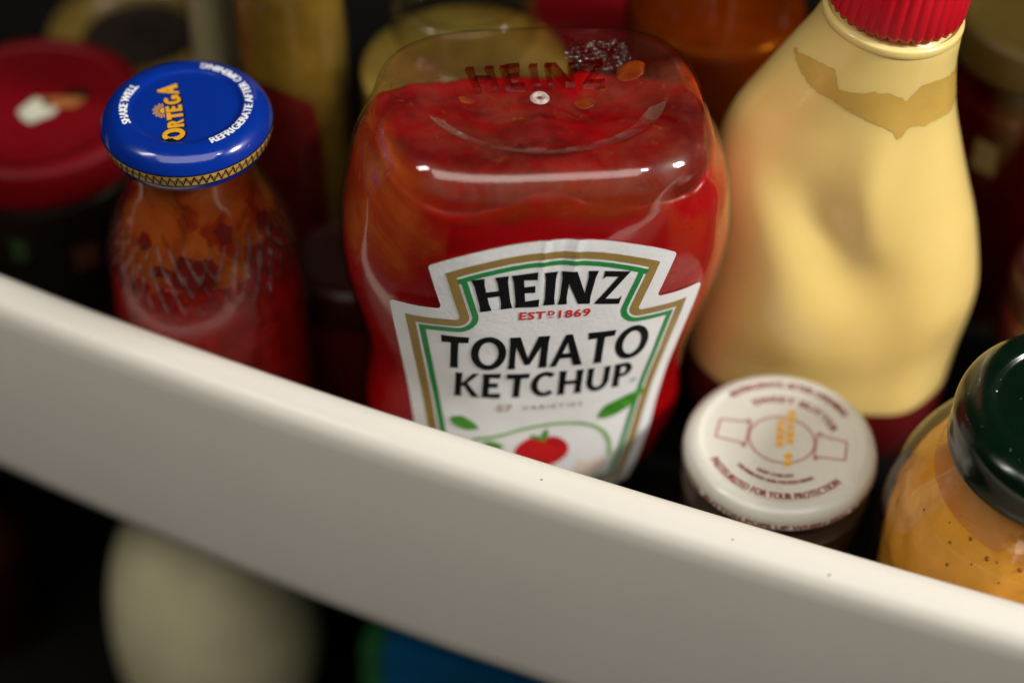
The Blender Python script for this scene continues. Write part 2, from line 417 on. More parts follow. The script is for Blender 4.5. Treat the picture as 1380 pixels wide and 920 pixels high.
def shell(name, inset, m, zlow, extra=None):
    rings = [sring(k[1] - inset, k[2] - inset, k[3], k[0] - (inset if k[0] > .14 else 0)) for k in _kp if k[0] >= zlow]
    last = rings[-1]
    for q in range(1, 25):
        kq = 1 - q / 25
        rings.append([(x * kq, y * kq, top_z(x * kq, y * kq) - inset) for x, y, z in last])
    v, f = loft(rings, False, True)
    if extra: v = [extra(*p) for p in v]
    o = mesh_obj(name, v, f, m, KB)
    at = o.data.attributes.new('fade', 'FLOAT', 'POINT')     # nothing sticks to the wall along the back
    at.data.foreach_set('value', [max(0, min(1, (.0165 + .008 * noise.noise(Vector(p) * 80) + .10 * max(0, p[0] - .006) - p[1]) / .010)) for p in v])
    return o
shell('clear_body', 0, M['pet'], 0)
def smear(name, m, a0, a1, z0, z1, inset):
    v = []; f = []; n = 70; rows = [z0 + (z1 - z0) * i / 20 for i in range(21)]
    for z in rows:
        w, d, ex = kprof(z, inset)
        for j in range(n + 1):
            a = R(a0 + (a1 - a0) * j / n); c, q = math.cos(a), math.sin(a)
            v.append((w * math.copysign(abs(c) ** (2 / ex), c), d * math.copysign(abs(q) ** (2 / ex), q), z))
    for i in range(20):
        for j in range(n): f.append((i * (n + 1) + j, i * (n + 1) + j + 1, (i + 1) * (n + 1) + j + 1, (i + 1) * (n + 1) + j))
    o = mesh_obj(name, v, f, m, KB)
    at = o.data.attributes.new('fade', 'FLOAT', 'POINT'); sm = lambda t: max(0, min(1, t)) ** 2 * (3 - 2 * max(0, min(1, t)))
    val = []
    for i in range(21):
        for j in range(n + 1):
            p = v[i * (n + 1) + j]; w = .12 * noise.noise(Vector(p) * 90) + .06 * noise.noise(Vector(p) * 300)
            val.append(sm((min(j, n - j) / n + w) / .22) * sm((i / 20 + w) / .3) * sm((1 - i / 20) / .12))
    at.data.foreach_set('value', val); return o
smear('sauce_smear', M['film'], 150, 244, .108, .1515, .0009)
smear('sauce_smear', M['film2'], 236, 330, .1360, .1500, .0009)
smear('sauce_smear', M['film'], -30, 48, .118, .1480, .0009)
smear('painted_highlight_edge', M['highlight_film'], 215, 325, .1440, .1522, .0005)  # highlight painted along the rounded front rim
shell('tomato_pulp', .0012, M['pulp'], .149)
shell('condensation_shade', .0014, M['fog_shade'], .128)

def klevel(x, y):
    h = .1398 + .0075 * math.exp(-((x + .003) / .0125) ** 2 - ((y + .028) / .03) ** 2) - .16 * max(0, y + .012)
    h += .0045 * math.exp(-((x + .050) / .013) ** 2) + .0022 * math.exp(-((x - .047) / .008) ** 2)
    h += .0022 * noise.noise(Vector((x * 90, y * 90, 3))) + .0008 * noise.noise(Vector((x * 260, y * 260, 8)))
    return min(h, .1470 if abs(x) < .034 else .1445)
def build_ketchup():
    zb = .022; rings = []; N = 128
    for t in np.linspace(0, 1, 44):
        ring = []
        for j in range(N):
            z = zb + t * (.142 - zb)
            for _ in range(3):
                w, d, n = kprof(z, .0012)
                x, y, _z = sring(w, d, n, z, N)[j] if False else sp(w, d, n, j, N, z)
                z = zb + t * (klevel(x, y) - zb)
            ring.append((x, y, z))
        rings.append(ring)
    last = rings[-1]
    for q in range(1, 22):
        k = 1 - q / 22
        rings.append([(x * k, y * k, min(klevel(x * k, y * k), top_z(x * k, y * k) - .0025)) for x, y, z in last])
    v, f = loft(rings); mesh_obj('ketchup', v, f, M['ketchup'], KB)
def sp(w, d, n, j, N, z):
    a = 2 * math.pi * j / N; c, s = math.cos(a), math.sin(a)
    return w * math.copysign(abs(c) ** (2 / n), c), d * math.copysign(abs(s) ** (2 / n), s), z
build_ketchup()
lathe('cap', [(.0002, 0), (.0275, 0), (.0290, .002), (.0290, .016), (.0270, .0195), (.022, .0205), (.0002, .0205)], M['cap_white'], KB, 64, sub=1)

# embossed brand name on the base, in the hollow's back slope
def emboss():
    polys, wd = word('HEINZ', .0078, .22, .16, .03, .10, 1.02)
    polys = arch(xf(polys, 0, .0095), .080)
    v = []; f = []
    for k, P in enumerate(polys):
        b = len(v); n = len(P)
        top = [(x, y, top_z(x, y) + .0011 + .00003 * k) for x, y in P]; bot = [(x, y, top_z(x, y) - .0006) for x, y in P]
        cx = sum(p[0] for p in P) / n; cy = sum(p[1] for p in P) / n
        top = [(cx + (x - cx) * .86, cy + (y - cy) * .86, z) for x, y, z in top]
        v += bot + top; f.append(tuple(range(b + n, b + 2 * n)))
        for i in range(n): f.append((b + i, b + (i + 1) % n, b + n + (i + 1) % n, b + n + i))
    mesh_obj('embossed_lettering', v, f, M['emboss'], KB, False)
emboss()
def ico(r, c, sub=2, sq=(1, 1, 1)):
    bm = bmesh.new(); bmesh.ops.create_icosphere(bm, subdivisions=sub, radius=r)
    v = [(p.co.x * sq[0] + c[0], p.co.y * sq[1] + c[1], p.co.z * sq[2] + c[2]) for p in bm.verts]; f = [tuple(q.index for q in x.verts) for x in bm.faces]
    bm.free(); return v, f
SPECKS = ((.0245, .0075, .0965, .00030), (.0790, .0080, .0964, .00028), (.1060, .0095, .0957, .00035), (-.030, .0040, .0968, .00016), (.052, .0132, .080, .00016), (.002, .0135, .068, .00014))
build_shelf()
def joined(name, parts, m, parent, kind=None):
    V = []; F = []
    for v, f in parts:
        b = len(V); V += v; F += [tuple(i + b for i in q) for q in f]
    return mesh_obj(name, V, F, m, parent, True, kind)
def bubbles():
    out = []; rr = random.Random(3)
    for i in range(13):
        for j in range(8):
            x = .0085 + i * .00135 + (j % 2) * .0007; y = .0145 + j * .00125
            if ((x - .0185) / .0085) ** 2 + ((y - .0185) / .0048) ** 2 > 1 + .25 * rr.random() and not (y > .0185 and x < .017 and rr.random() < .5): continue
            r = .00066 * rr.choice((.5, .75, .9, 1, 1.15, 1.45))
            out.append(ico(r, (x + rr.uniform(-.0004, .0004), y + rr.uniform(-.0003, .0003), top_z(x, y) - .0007), 2))
    joined('air_bubbles', out, M['bubble'], KB, 'stuff')
bubbles()
def reflection_band(e0, e1, a0, a1, lift):
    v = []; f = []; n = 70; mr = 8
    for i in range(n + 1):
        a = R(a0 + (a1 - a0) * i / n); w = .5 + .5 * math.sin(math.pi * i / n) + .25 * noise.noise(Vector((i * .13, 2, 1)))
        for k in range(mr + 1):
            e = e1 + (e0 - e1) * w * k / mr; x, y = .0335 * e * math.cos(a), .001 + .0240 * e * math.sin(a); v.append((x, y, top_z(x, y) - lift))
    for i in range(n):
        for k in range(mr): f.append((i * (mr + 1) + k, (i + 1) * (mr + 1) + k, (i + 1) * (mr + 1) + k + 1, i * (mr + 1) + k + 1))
    mesh_obj('painted_reflection_ring', v, f, M['reflection_band'], KB)
reflection_band(.72, .99, 195, 350, .0006)
M['drop'] = film('orange_drop', (.52, .11, .012), (.40, .06, .010), 160, .2, .55, .75, rough=.25, trans=.5)
for (x, y, rr_, q) in ((.0118, .0040, .0030, .72), (.0255, .0120, .0042, .8), (.0175, .0085, .0013, .8), (-.0210, .0060, .0016, .7)):
    v, f = ico(rr_, (0, 0, 0), 3, (1, q, .16))
    v = [(px * (1 + .35 * noise.noise(Vector((px * 400, py * 400, x * 900)))) + x, py * (1 + .35 * noise.noise(Vector((px * 400, py * 400, y * 900)))) + y, pz) for px, py, pz in v]
    v = [(px, py, pz + top_z(px, py) - .0012) for px, py, pz in v]
    mesh_obj('sauce_drop', v, f, M['drop'], KB)
nz = top_z(0, .003)
o = lathe('moulding_nub', [(.0008, 0), (.0013, .0007), (.0021, .0008), (.0027, 0)], M['nub'], KB, 40, False, False, sub=2); o.location = (-.0005, .0050, nz - .0004)

# --- the label wraps the front: (u,v) in metres from the label's middle at shoulder height
_zg = np.linspace(.018, .149, 90); _sg = np.linspace(-.07, .07, 281)
_X = np.zeros((90, 281)); _Y = np.zeros((90, 281))
for i, z in enumerate(_zg):
    w, d, n = kprof(z)
    a = np.radians(np.linspace(-180, 0, 1501)); c, s = np.cos(a), np.sin(a)
    x = w * np.sign(c) * np.abs(c) ** (2 / n); y = d * np.sign(s) * np.abs(s) ** (2 / n)
    L = np.concatenate([[0], np.cumsum(np.hypot(np.diff(x), np.diff(y)))]); L -= np.interp(0, x, L)
    _X[i] = np.interp(_sg, L, x); _Y[i] = np.interp(_sg, L, y)
def ksurf(s, z):
    i = (z - _zg[0]) / (_zg[1] - _zg[0]); j = (s - _sg[0]) / (_sg[1] - _sg[0])
    i = min(max(i, 0), 88.999); j = min(max(j, 0), 279.999); i0, j0 = int(i), int(j); a, b = i - i0, j - j0
    g = lambda A: (A[i0, j0] * (1 - a) * (1 - b) + A[i0 + 1, j0] * a * (1 - b) + A[i0, j0 + 1] * (1 - a) * b + A[i0 + 1, j0 + 1] * a * b)
    return Vector((g(_X), g(_Y), z))
LS0, LZ0, LT = -.0004, .1095, R(0.5)
def lsurf(u, v):
    c, q = math.cos(LT), math.sin(LT); s = LS0 + u * c - v * q; z = LZ0 + u * q + v * c
    p = ksurf(s, z); a = ksurf(s + .0008, z) - ksurf(s - .0008, z); b = ksurf(s, z + .0015) - ksurf(s, z - .0015)
    n = a.cross(b).normalized()
    if n.y > 0: n = -n
    wr = 0
    for uc, sg, am in ((-.0035, .0010, .00030), (.0015, .0013, -.00022), (.0052, .0012, .00030)):
        wr += am * math.exp(-((u - uc - .08 * (v - .012)) / sg) ** 2) * min(1, max(0, (v - .001) / .010))
    wr += .00012 * noise.noise(Vector((u * 120, v * 120, 5)))
    return p + n * (.00030 + wr), n
def fillet(P, rad, n=6):
    out = []; N = len(P)
    for i in range(N):
        r = rad[i]; p = np.array(P[i])
        if r == 0: out.append(tuple(p)); continue
        a = np.array(P[i - 1]) - p; b = np.array(P[(i + 1) % N]) - p; a /= np.linalg.norm(a); b /= np.linalg.norm(b)
        h = math.acos(max(-1, min(1, a @ b))) / 2; t = r / math.tan(h); c = p + (a + b) / np.linalg.norm(a + b) * r / math.sin(h)
        p0, p1 = p + a * t, p + b * t; a0 = math.atan2(*(p0 - c)[::-1]); a1 = math.atan2(*(p1 - c)[::-1])
        dl = (a1 - a0 + math.pi) % (2 * math.pi) - math.pi
        for k in range(n + 1): out.append((c[0] + r * math.cos(a0 + dl * k / n), c[1] + r * math.sin(a0 + dl * k / n)))
    return out
def keystone(conv, conc, d=0):
    T = []; h, w = .0105, .0340; Rr = (w * w + h * h) / (2 * h); a = math.asin(w / Rr)
    for k in range(1, 16):
        t = a - 2 * a * k / 16; T.append((Rr * math.sin(t), .0235 - Rr + Rr * math.cos(t)))
    P = [(-.0310, -.0905), (.0310, -.0905), (.0448, -.0040), (.0298, -.0032), (.0340, .0130)] + T + [(-.0340, .0130), (-.0298, -.0032), (-.0448, -.0040)]
    if d: P = inset(P, d)
    r = [0, 0, conv, conc, conv] + [0] * len(T) + [conv, conc, conv]
    return fillet(P, r)
def inset(P, d):
    N = len(P); out = []
    for i in range(N):
        a = np.array(P[i]) - np.array(P[i - 1]); b = np.array(P[(i + 1) % N]) - np.array(P[i])
        a /= np.linalg.norm(a); b /= np.linalg.norm(b); na = np.array((-a[1], a[0])); nb = np.array((-b[1], b[0]))
        m = na + nb; m /= np.linalg.norm(m); k = d / max(.3, m @ na); out.append(tuple(np.array(P[i]) + m * k))
    return out
def frame(P, a, b):
    A, B = inset(P, a), inset(P, b); N = len(P)
    return [[A[i], A[(i + 1) % N], B[(i + 1) % N], B[i]] for i in range(N)]
def build_label():
    lab = print_on('label', [keystone(.0016, .0012)], lsurf, M['paper'], KB, .00006, .0014)
    K = keystone(0, .0012, .0042)
    def flat(name, polys, m, lift): 
        v, f = tess([P for P in polys], .0014); out = []
        for u, w, k in v:
            p, n = lsurf(u, w); out.append(p + n * (lift + 3e-6 * (k % 9)))
        return mesh_obj(name, out, f, m, lab, False)
    flat('gold_border', frame(K, 0, .0026), M['gold_ink'], .00016)
    flat('green_border', frame(K, .0034, .0051), M['green_ink'], .00016)
    H, wd = word('HEINZ', .0128, .255, .165, .035, .055, 1.0)
    H = xf(H, 0, 0, .0390 / wd, 1); H = xf(arch(H, .085), .0000, -.0010)
    flat('brand_lettering', H, M['black_ink'], .00022)
    e = text_polys('EST', .0042, .00012, 1.1); e2 = text_polys('D', .0026, .00010); e3 = text_polys('1869', .0042, .00012, 1.12)
    flat('founding_date', xf(e, -.0052, -.0065, 1.05, 1) + xf(e2, .0001, -.0053) + xf([[(-.0008, 0), (.0008, 0), (.0008, .0003), (-.0008, .0003)]], .0001, -.0063) + xf(e3, .0062, -.0065, 1.05, 1), M['red_ink'], .00022)
    T, wd = word('TOMATO', .0140, .212, .155, .02, .05, 1.0)
    T = xf(T, 0, 0, .0590 / wd, 1)
    flat('product_lettering', xf(arch(T, 1.2), .0, -.0280), M['black_ink'], .00022)
    Kt, wd = word('KETCHUP', .0110, .215, .16, .02, .07, 1.0)
    Kt = xf(Kt, 0, 0, .0515 / wd, 1)
    flat('product_lettering', xf(Kt, .0006, -.0413), M['black_ink'], .00022)
    flat('variety_lettering', xf(text_polys('57', .0042, .0001), -.0105, -.0475, 1.1, 1) + xf(text_polys('VARIETIES', .0030, .00004, 1.35), .0035, -.0473), M['pale_gold_ink'], .00022)
    def leaf(cx, cy, L, W, rot, n=9):
        P = [];
        for k in range(n + 1): t = k / n; P.append((L * (t - .5), W * math.sin(math.pi * t ** .8) * (1 + .12 * math.sin(9 * t))))
        for k in range(n - 1, 0, -1): t = k / n; P.append((L * (t - .5), -W * math.sin(math.pi * t ** .8) * (1 + .12 * math.cos(8 * t))))
        return xf([P], cx, cy, 1, None, rot)
    flat('leaf_print', leaf(-.0215, -.0535, .0095, .0026, R(-25)), M['leaf_ink'], .00024)
    flat('leaf_print', leaf(.0245, -.0500, .0170, .0034, R(30)), M['leaf_ink'], .00024)
    flat('leaf_print', leaf(-.0130, -.0630, .0070, .0020, R(-10)), M['leaf_ink'], .00024)
    vine = []
    pts = [(x, y + .0017) for x, y in ((-.019, -.062), (-.012, -.0605), (-.004, -.0575), (.004, -.0562), (.012, -.0570), (.018, -.0605), (.0215, -.0665), (.0225, -.074))]
    q = smooth_prof(pts, 4)
    for i in range(len(q) - 1):
        d = q[i + 1] - q[i]; d /= np.linalg.norm(d); nn = np.array((-d[1], d[0])) * .00065
        vine.append([tuple(q[i] + nn), tuple(q[i] - nn), tuple(q[i + 1] - nn), tuple(q[i + 1] + nn)])
    flat('vine_print', vine, M['vine_ink'], .00021)
    tom = [(.0155 * .5 * math.cos(a) * (1 + .04 * math.cos(2 * a)) + .0015, -.0665 + .0074 * math.sin(a) * (1 - .16 * math.exp(-((a - math.pi / 2) / .35) ** 2))) for a in np.linspace(0, 2 * math.pi, 40)[:-1]]
    flat('tomato_print', [tom], M['tomato_ink'], .00021)
    flat('stalk_print', leaf(.0020, -.0592, .0060, .0011, R(80)) + leaf(-.0005, -.0600, .0050, .0008, R(150)), M['leaf_ink'], .00026)
    cres = []
    for i in range(20):
        A, B = R(-70 + 8 * i), R(-70 + 8 * (i + 1)); f2 = lambda t, r: (.0015 + r * 1.15 * math.cos(t), -.0730 + r * math.sin(t))
        cres.append([f2(A, .0095), f2(A, .0170), f2(B, .0170), f2(B, .0095)])
    flat('peach_print', [p for p in cres[:9]], M['peach_ink'], .00016)
    flat('registered_mark', ellipse_ring(.0270, -.0400, .0009, .0009, .0003, .0003, n=12), M['green_ink'], .00022)
build_label()

# ------------------------------------------------------------------ taco sauce bottle with blue lid
def lid_surface(prof_fn):
    def surf(u, v):
        r = math.hypot(u, v); z = prof_fn(r); g = (prof_fn(r + 1e-4) - prof_fn(max(0, r - 1e-4))) / (1e-4 + min(r, 1e-4))
        n = Vector((-g * u / max(r, 1e-6), -g * v / max(r, 1e-6), 1)).normalized()
        return Vector((u, v, z)), n
    return surf
def build_taco():
    H = .1375
    t = thing('taco_sauce_bottle', 'glass taco sauce bottle with a blue metal lid and gold zigzag band', 'sauce bottle', (-.1018, .0490, Z0), (0, R(0), 0))
    z = H
    prof = [(.0002, z - .0009), (.012, z - .0009), (.0148, z - .0009), (.0162, z - .0002), (.0180, z), (.0205, z - .0006), (.0226, z - .0023), (.0238, z - .0048), (.0240, z - .0062), (.0237, z - .0074), (.0233, z - .0082), (.0229, z - .0100), (.0221, z - .0122), (.0210, z - .0128)]
    lid = lathe('lid', prof, M['blue'], t, 128, sub=4)
    pr = np.array(smooth_prof(prof, 4)); top = pr[pr[:, 1] > z - .005]; rs, zs = top[:, 0], top[:, 1]
    sf = lid_surface(lambda r: float(np.interp(r, rs, zs)))
    # gold band with black zigzag on the lower side
    def side(u, v):     # u: angle, v: 0..1 down the band
        zz = z - .0057 - v * .0040; rr = float(np.interp(-zz, -pr[8:, 1], pr[8:, 0])) if False else float(np.interp(-zz, -pr[20:, 1], pr[20:, 0]))
        return Vector((rr * math.cos(u), rr * math.sin(u), zz)), Vector((math.cos(u), math.sin(u), -.15)).normalized()
    N = 68
    def strip(name, quads, m, lift):
        v = []; f = []
        for Q in quads:
            b = len(v)
            for u, w in Q:
                p, n = side(u, w); v.append(p + n * lift)
            f.append(tuple(range(b, b + len(Q))))
        return mesh_obj(name, v, f, m, lid, False)
    st = 2 * math.pi / (N * 4)
    strip('gold_band', [[(i * st, y0), ((i + 1) * st, y0), ((i + 1) * st, y1), (i * st, y1)] for i in range(N * 4) for y0, y1 in ((0, .33), (.33, .66), (.66, 1))], M['tan_ink'], .00012)
    zz = []; w = st * .30
    for i in range(N):
        a0, a1, a2 = 4 * i * st, (4 * i + 2) * st, (4 * i + 4) * st
        for p, q, y0, y1 in ((a0, a1, .06, .94), (a1, a2, .94, .06)):
            for k in range(3):
                s0, s1 = k / 3, (k + 1) / 3
                L = lambda s: (p + (q - p) * s, y0 + (y1 - y0) * s)
                zz.append([(L(s0)[0] - w, L(s0)[1]), (L(s0)[0] + w, L(s0)[1]), (L(s1)[0] + w, L(s1)[1]), (L(s1)[0] - w, L(s1)[1])])
    strip('zigzag_line', zz, M['black_ink'], .00022)
    edge = [[(i * st, y), ((i + 1) * st, y), ((i + 1) * st, y + .09), (i * st, y + .09)] for i in range(N * 4) for y in (-.09, 1.0)]
    strip('zigzag_line', edge, M['black_ink'], .00020)
    # brand name runs away from the viewer
    caps = [1.3, 1, 1, 1, 1, 1.28]
    T, wd = word('ORTEGA', .0052, .30, .22, .0, .03, .92, caps)
    k = .0250 / wd
    T = xf(T, 0, 0, k, k)
    T = xf([[(x, y - (.0035 if False else 0) - .9 * (x / .0125) ** 2 * -.0006) for x, y in P] for P in T], 0, 0)
    T = xf(T, -.0005, -.0017, 1, None, R(101))
    sh = []
    def grow(P, d):
        cx = sum(p[0] for p in P) / len(P); cy = sum(p[1] for p in P) / len(P)
        return [(x + d * (x - cx) / max(1e-6, math.hypot(x - cx, y - cy)), y + d * (y - cy) / max(1e-6, math.hypot(x - cx, y - cy))) for x, y in P]
    print_on('brand_shadow', [grow(P, .00040) for P in xf(T, .00018, -.00018)], sf, M['black_ink'], lid, .00005, .004)
    print_on('brand_lettering', T, sf, M['yellow_ink'], lid, .00012, .004)
    sun = [[(.0012 * math.cos(a), .0012 * math.sin(a)) for a in np.linspace(0, math.pi, 9)]]
    for i in range(13):
        a = math.pi * (i + .5) / 13; r0, r1 = .0015, .0029 + .0003 * (i % 2); w = .075
        sun.append([(r0 * math.cos(a - w), r0 * math.sin(a - w)), (r1 * math.cos(a - w * .8), r1 * math.sin(a - w * .8)), (r1 * math.cos(a + w * .8), r1 * math.sin(a + w * .8)), (r0 * math.cos(a + w), r0 * math.sin(a + w))])
    print_on('sun_emblem', xf(sun, -.0056, -.0015, 1.05, None, R(101)), sf, M['yellow_ink'], lid, .00012, .004)
    def ring(name, s, size, rad, ang, inw, bold, fit, m=M['white_ink']):
        P = text_polys(s, size, bold, 1.0); x0 = min(p[0] for Q in P for p in Q); x1 = max(p[0] for Q in P for p in Q)
        P = xf(P, -(x0 + x1) / 2 * fit / (x1 - x0), 0, fit / (x1 - x0), 1)
        return print_tris(name, ringtext(embolden(P, .00014), rad, ang, inw), sf, m, lid, .00012)
    ring('instruction_lettering', 'SHAKE WELL', .0031, .0160, R(179), False, .00002, .0165)
    ring('instruction_lettering', 'REFRIGERATE AFTER OPENING', .0031, .0188, R(10), True, .00002, .0465)
    # glass and sauce
    def facets(a, zz, r):
        band = math.exp(-((zz - .0950) / .0085) ** 4)
        q = (a * 22 / (2 * math.pi)) % 1; tri = abs(q - .5) * 2; w = abs(((zz - .0865) / .017 + .5 * tri) % 1 - .5) * 2
        return band * .0006 * (w - .5)
    lathe('glass_body', [(.0002, .0005), (.026, .0005), (.0295, .003), (.0300, .012), (.0300, .060), (.0298, .070), (.0288, .0785), (.0264, .0905), (.0240, .097), (.0216, .103), (.0196, .109), (.0185, .114), (.0182, .122), (.0182, .130)], M['glass'], t, 176, True, False, facets)
    lev = .0885
    sauce = [(.0002, .003), (.026, .003), (.0282, .006), (.0286, .012), (.0286, .060), (.0284, .070), (.0274, .0785), (.0256, lev - .001), (.0250, lev + .0010), (.0232, lev - .0006), (.018, lev - .0018), (.0002, lev - .002)]
    so = lathe('taco_sauce', sauce, M['salsa'], t, 96, fn=lambda a, zz, r: .0006 * noise.noise(Vector((math.cos(a) * 5, math.sin(a) * 5, zz * 120))) * (r > .005))
    for q in so.data.vertices:
        if q.co.z > lev - .004: q.co.z += .0028 * noise.noise(Vector((q.co.x * 110, q.co.y * 110, 1))) + .0010 * noise.noise(Vector((q.co.x * 380, q.co.y * 380, 1)))
    lathe('sauce_residue', [(.0260, lev - .002), (.0248, .0905), (.0227, .097), (.0203, .103), (.0183, .109), (.0172, .114), (.0170, .1285)], M['salsa_bits'], t, 96, False, False)
    fm = lathe('sauce_film', [(.0257, lev - .002), (.0245, .0905), (.0224, .097), (.0200, .103), (.0180, .109), (.0169, .114), (.0167, .1285)], M['salsa_film'], t, 96, False, False)
    for a, zz, rx, rz in ((-88, .0945, .0066, .0056), (-38, .0930, .0060, .0060), (-130, .101, .0026, .0024), (-62, .1050, .0026, .0030), (-20, .101, .003, .004), (-112, .0945, .0030, .0020)):
        P = []
        rr = float(np.interp(zz, [.084, .0905, .097, .103, .109, .114], [.0266, .0249, .0225, .0201, .0181, .0170]))
        v = []; f = []
        for i in range(7):
            for j in range(24):
                b = 2 * math.pi * j / 24; k = i / 6 * (1 + .42 * noise.noise(Vector((math.cos(b) * 1.6, math.sin(b) * 1.6, a))) + .20 * noise.noise(Vector((math.cos(b) * 6, math.sin(b) * 6, a))))
                z2 = zz + rz * k * math.sin(b); r2 = float(np.interp(z2, [.079, .084, .0905, .097, .103, .109, .114, .13], [.0274, .0265, .0250, .0226, .0202, .0182, .0171, .0169])); th = R(a) + rx * k * math.cos(b) / r2
                v.append(((r2 + .0003) * math.cos(th), (r2 + .0003) * math.sin(th), z2))
        for i in range(6):
            for j in range(24): f.append((i * 24 + j, i * 24 + (j + 1) % 24, (i + 1) * 24 + (j + 1) % 24, (i + 1) * 24 + j))
        mesh_obj('sauce_blot', v, f, M['salsa_blot'], t)
    v = []; f = []      # moulded diamond pattern: crossing zigzag ridges round the shoulder
    bz = [.060, .070, .0785, .0905, .097, .103, .109, .114]; br = [.0300, .0298, .0288, .0264, .0240, .0216, .0196, .0185]
    NZ, SUB = 17, 6
    for zl, zh, ph in ((.0835, .0945, 0), (.0835, .0945, .5), (.0930, .1025, 0), (.0930, .1025, .5)):
        n = NZ * 2 * SUB; base = len(v)
        for i in range(n):
            q = i / (2 * SUB); tri = abs((q % 1) - .5) * 2; zz = zl + (zh - zl) * tri; a = 2 * math.pi * (q + ph) / NZ
            rr = float(np.interp(zz, bz, br)); jog = .0010
            for dz, dr in ((-jog, -.0002), (0, .0009), (jog, -.0002)):
                r2 = float(np.interp(zz + dz, bz, br)) + dr; v.append((r2 * math.cos(a), r2 * math.sin(a), zz + dz))
        for i in range(n):
            for k in (0, 1):
                p0, p1 = base + 3 * i + k, base + 3 * ((i + 1) % n) + k; f.append((p0, p1, p1 + 1, p0 + 1))
    mesh_obj('moulded_ridges', v, f, M['ridge'], t, False)
    lathe('neck_ring', [(.0183, .1215), (.0192, .1225), (.0192, .1235), (.0183, .1245)], M['glass'], t, 96, False, False, sub=1)
    # blue paper label, its top edge just behind the rail
    v = []; f = []
    for i in range(49):
        a = R(-172 + 80 * i / 48)
        for zz in (.018, .0655): v.append((.0303 * math.cos(a), .0303 * math.sin(a), zz))
    for i in range(48): f.append((2 * i, 2 * i + 2, 2 * i + 3, 2 * i + 1))
    mesh_obj('paper_label', v, f, M['blue'], t)
build_taco()

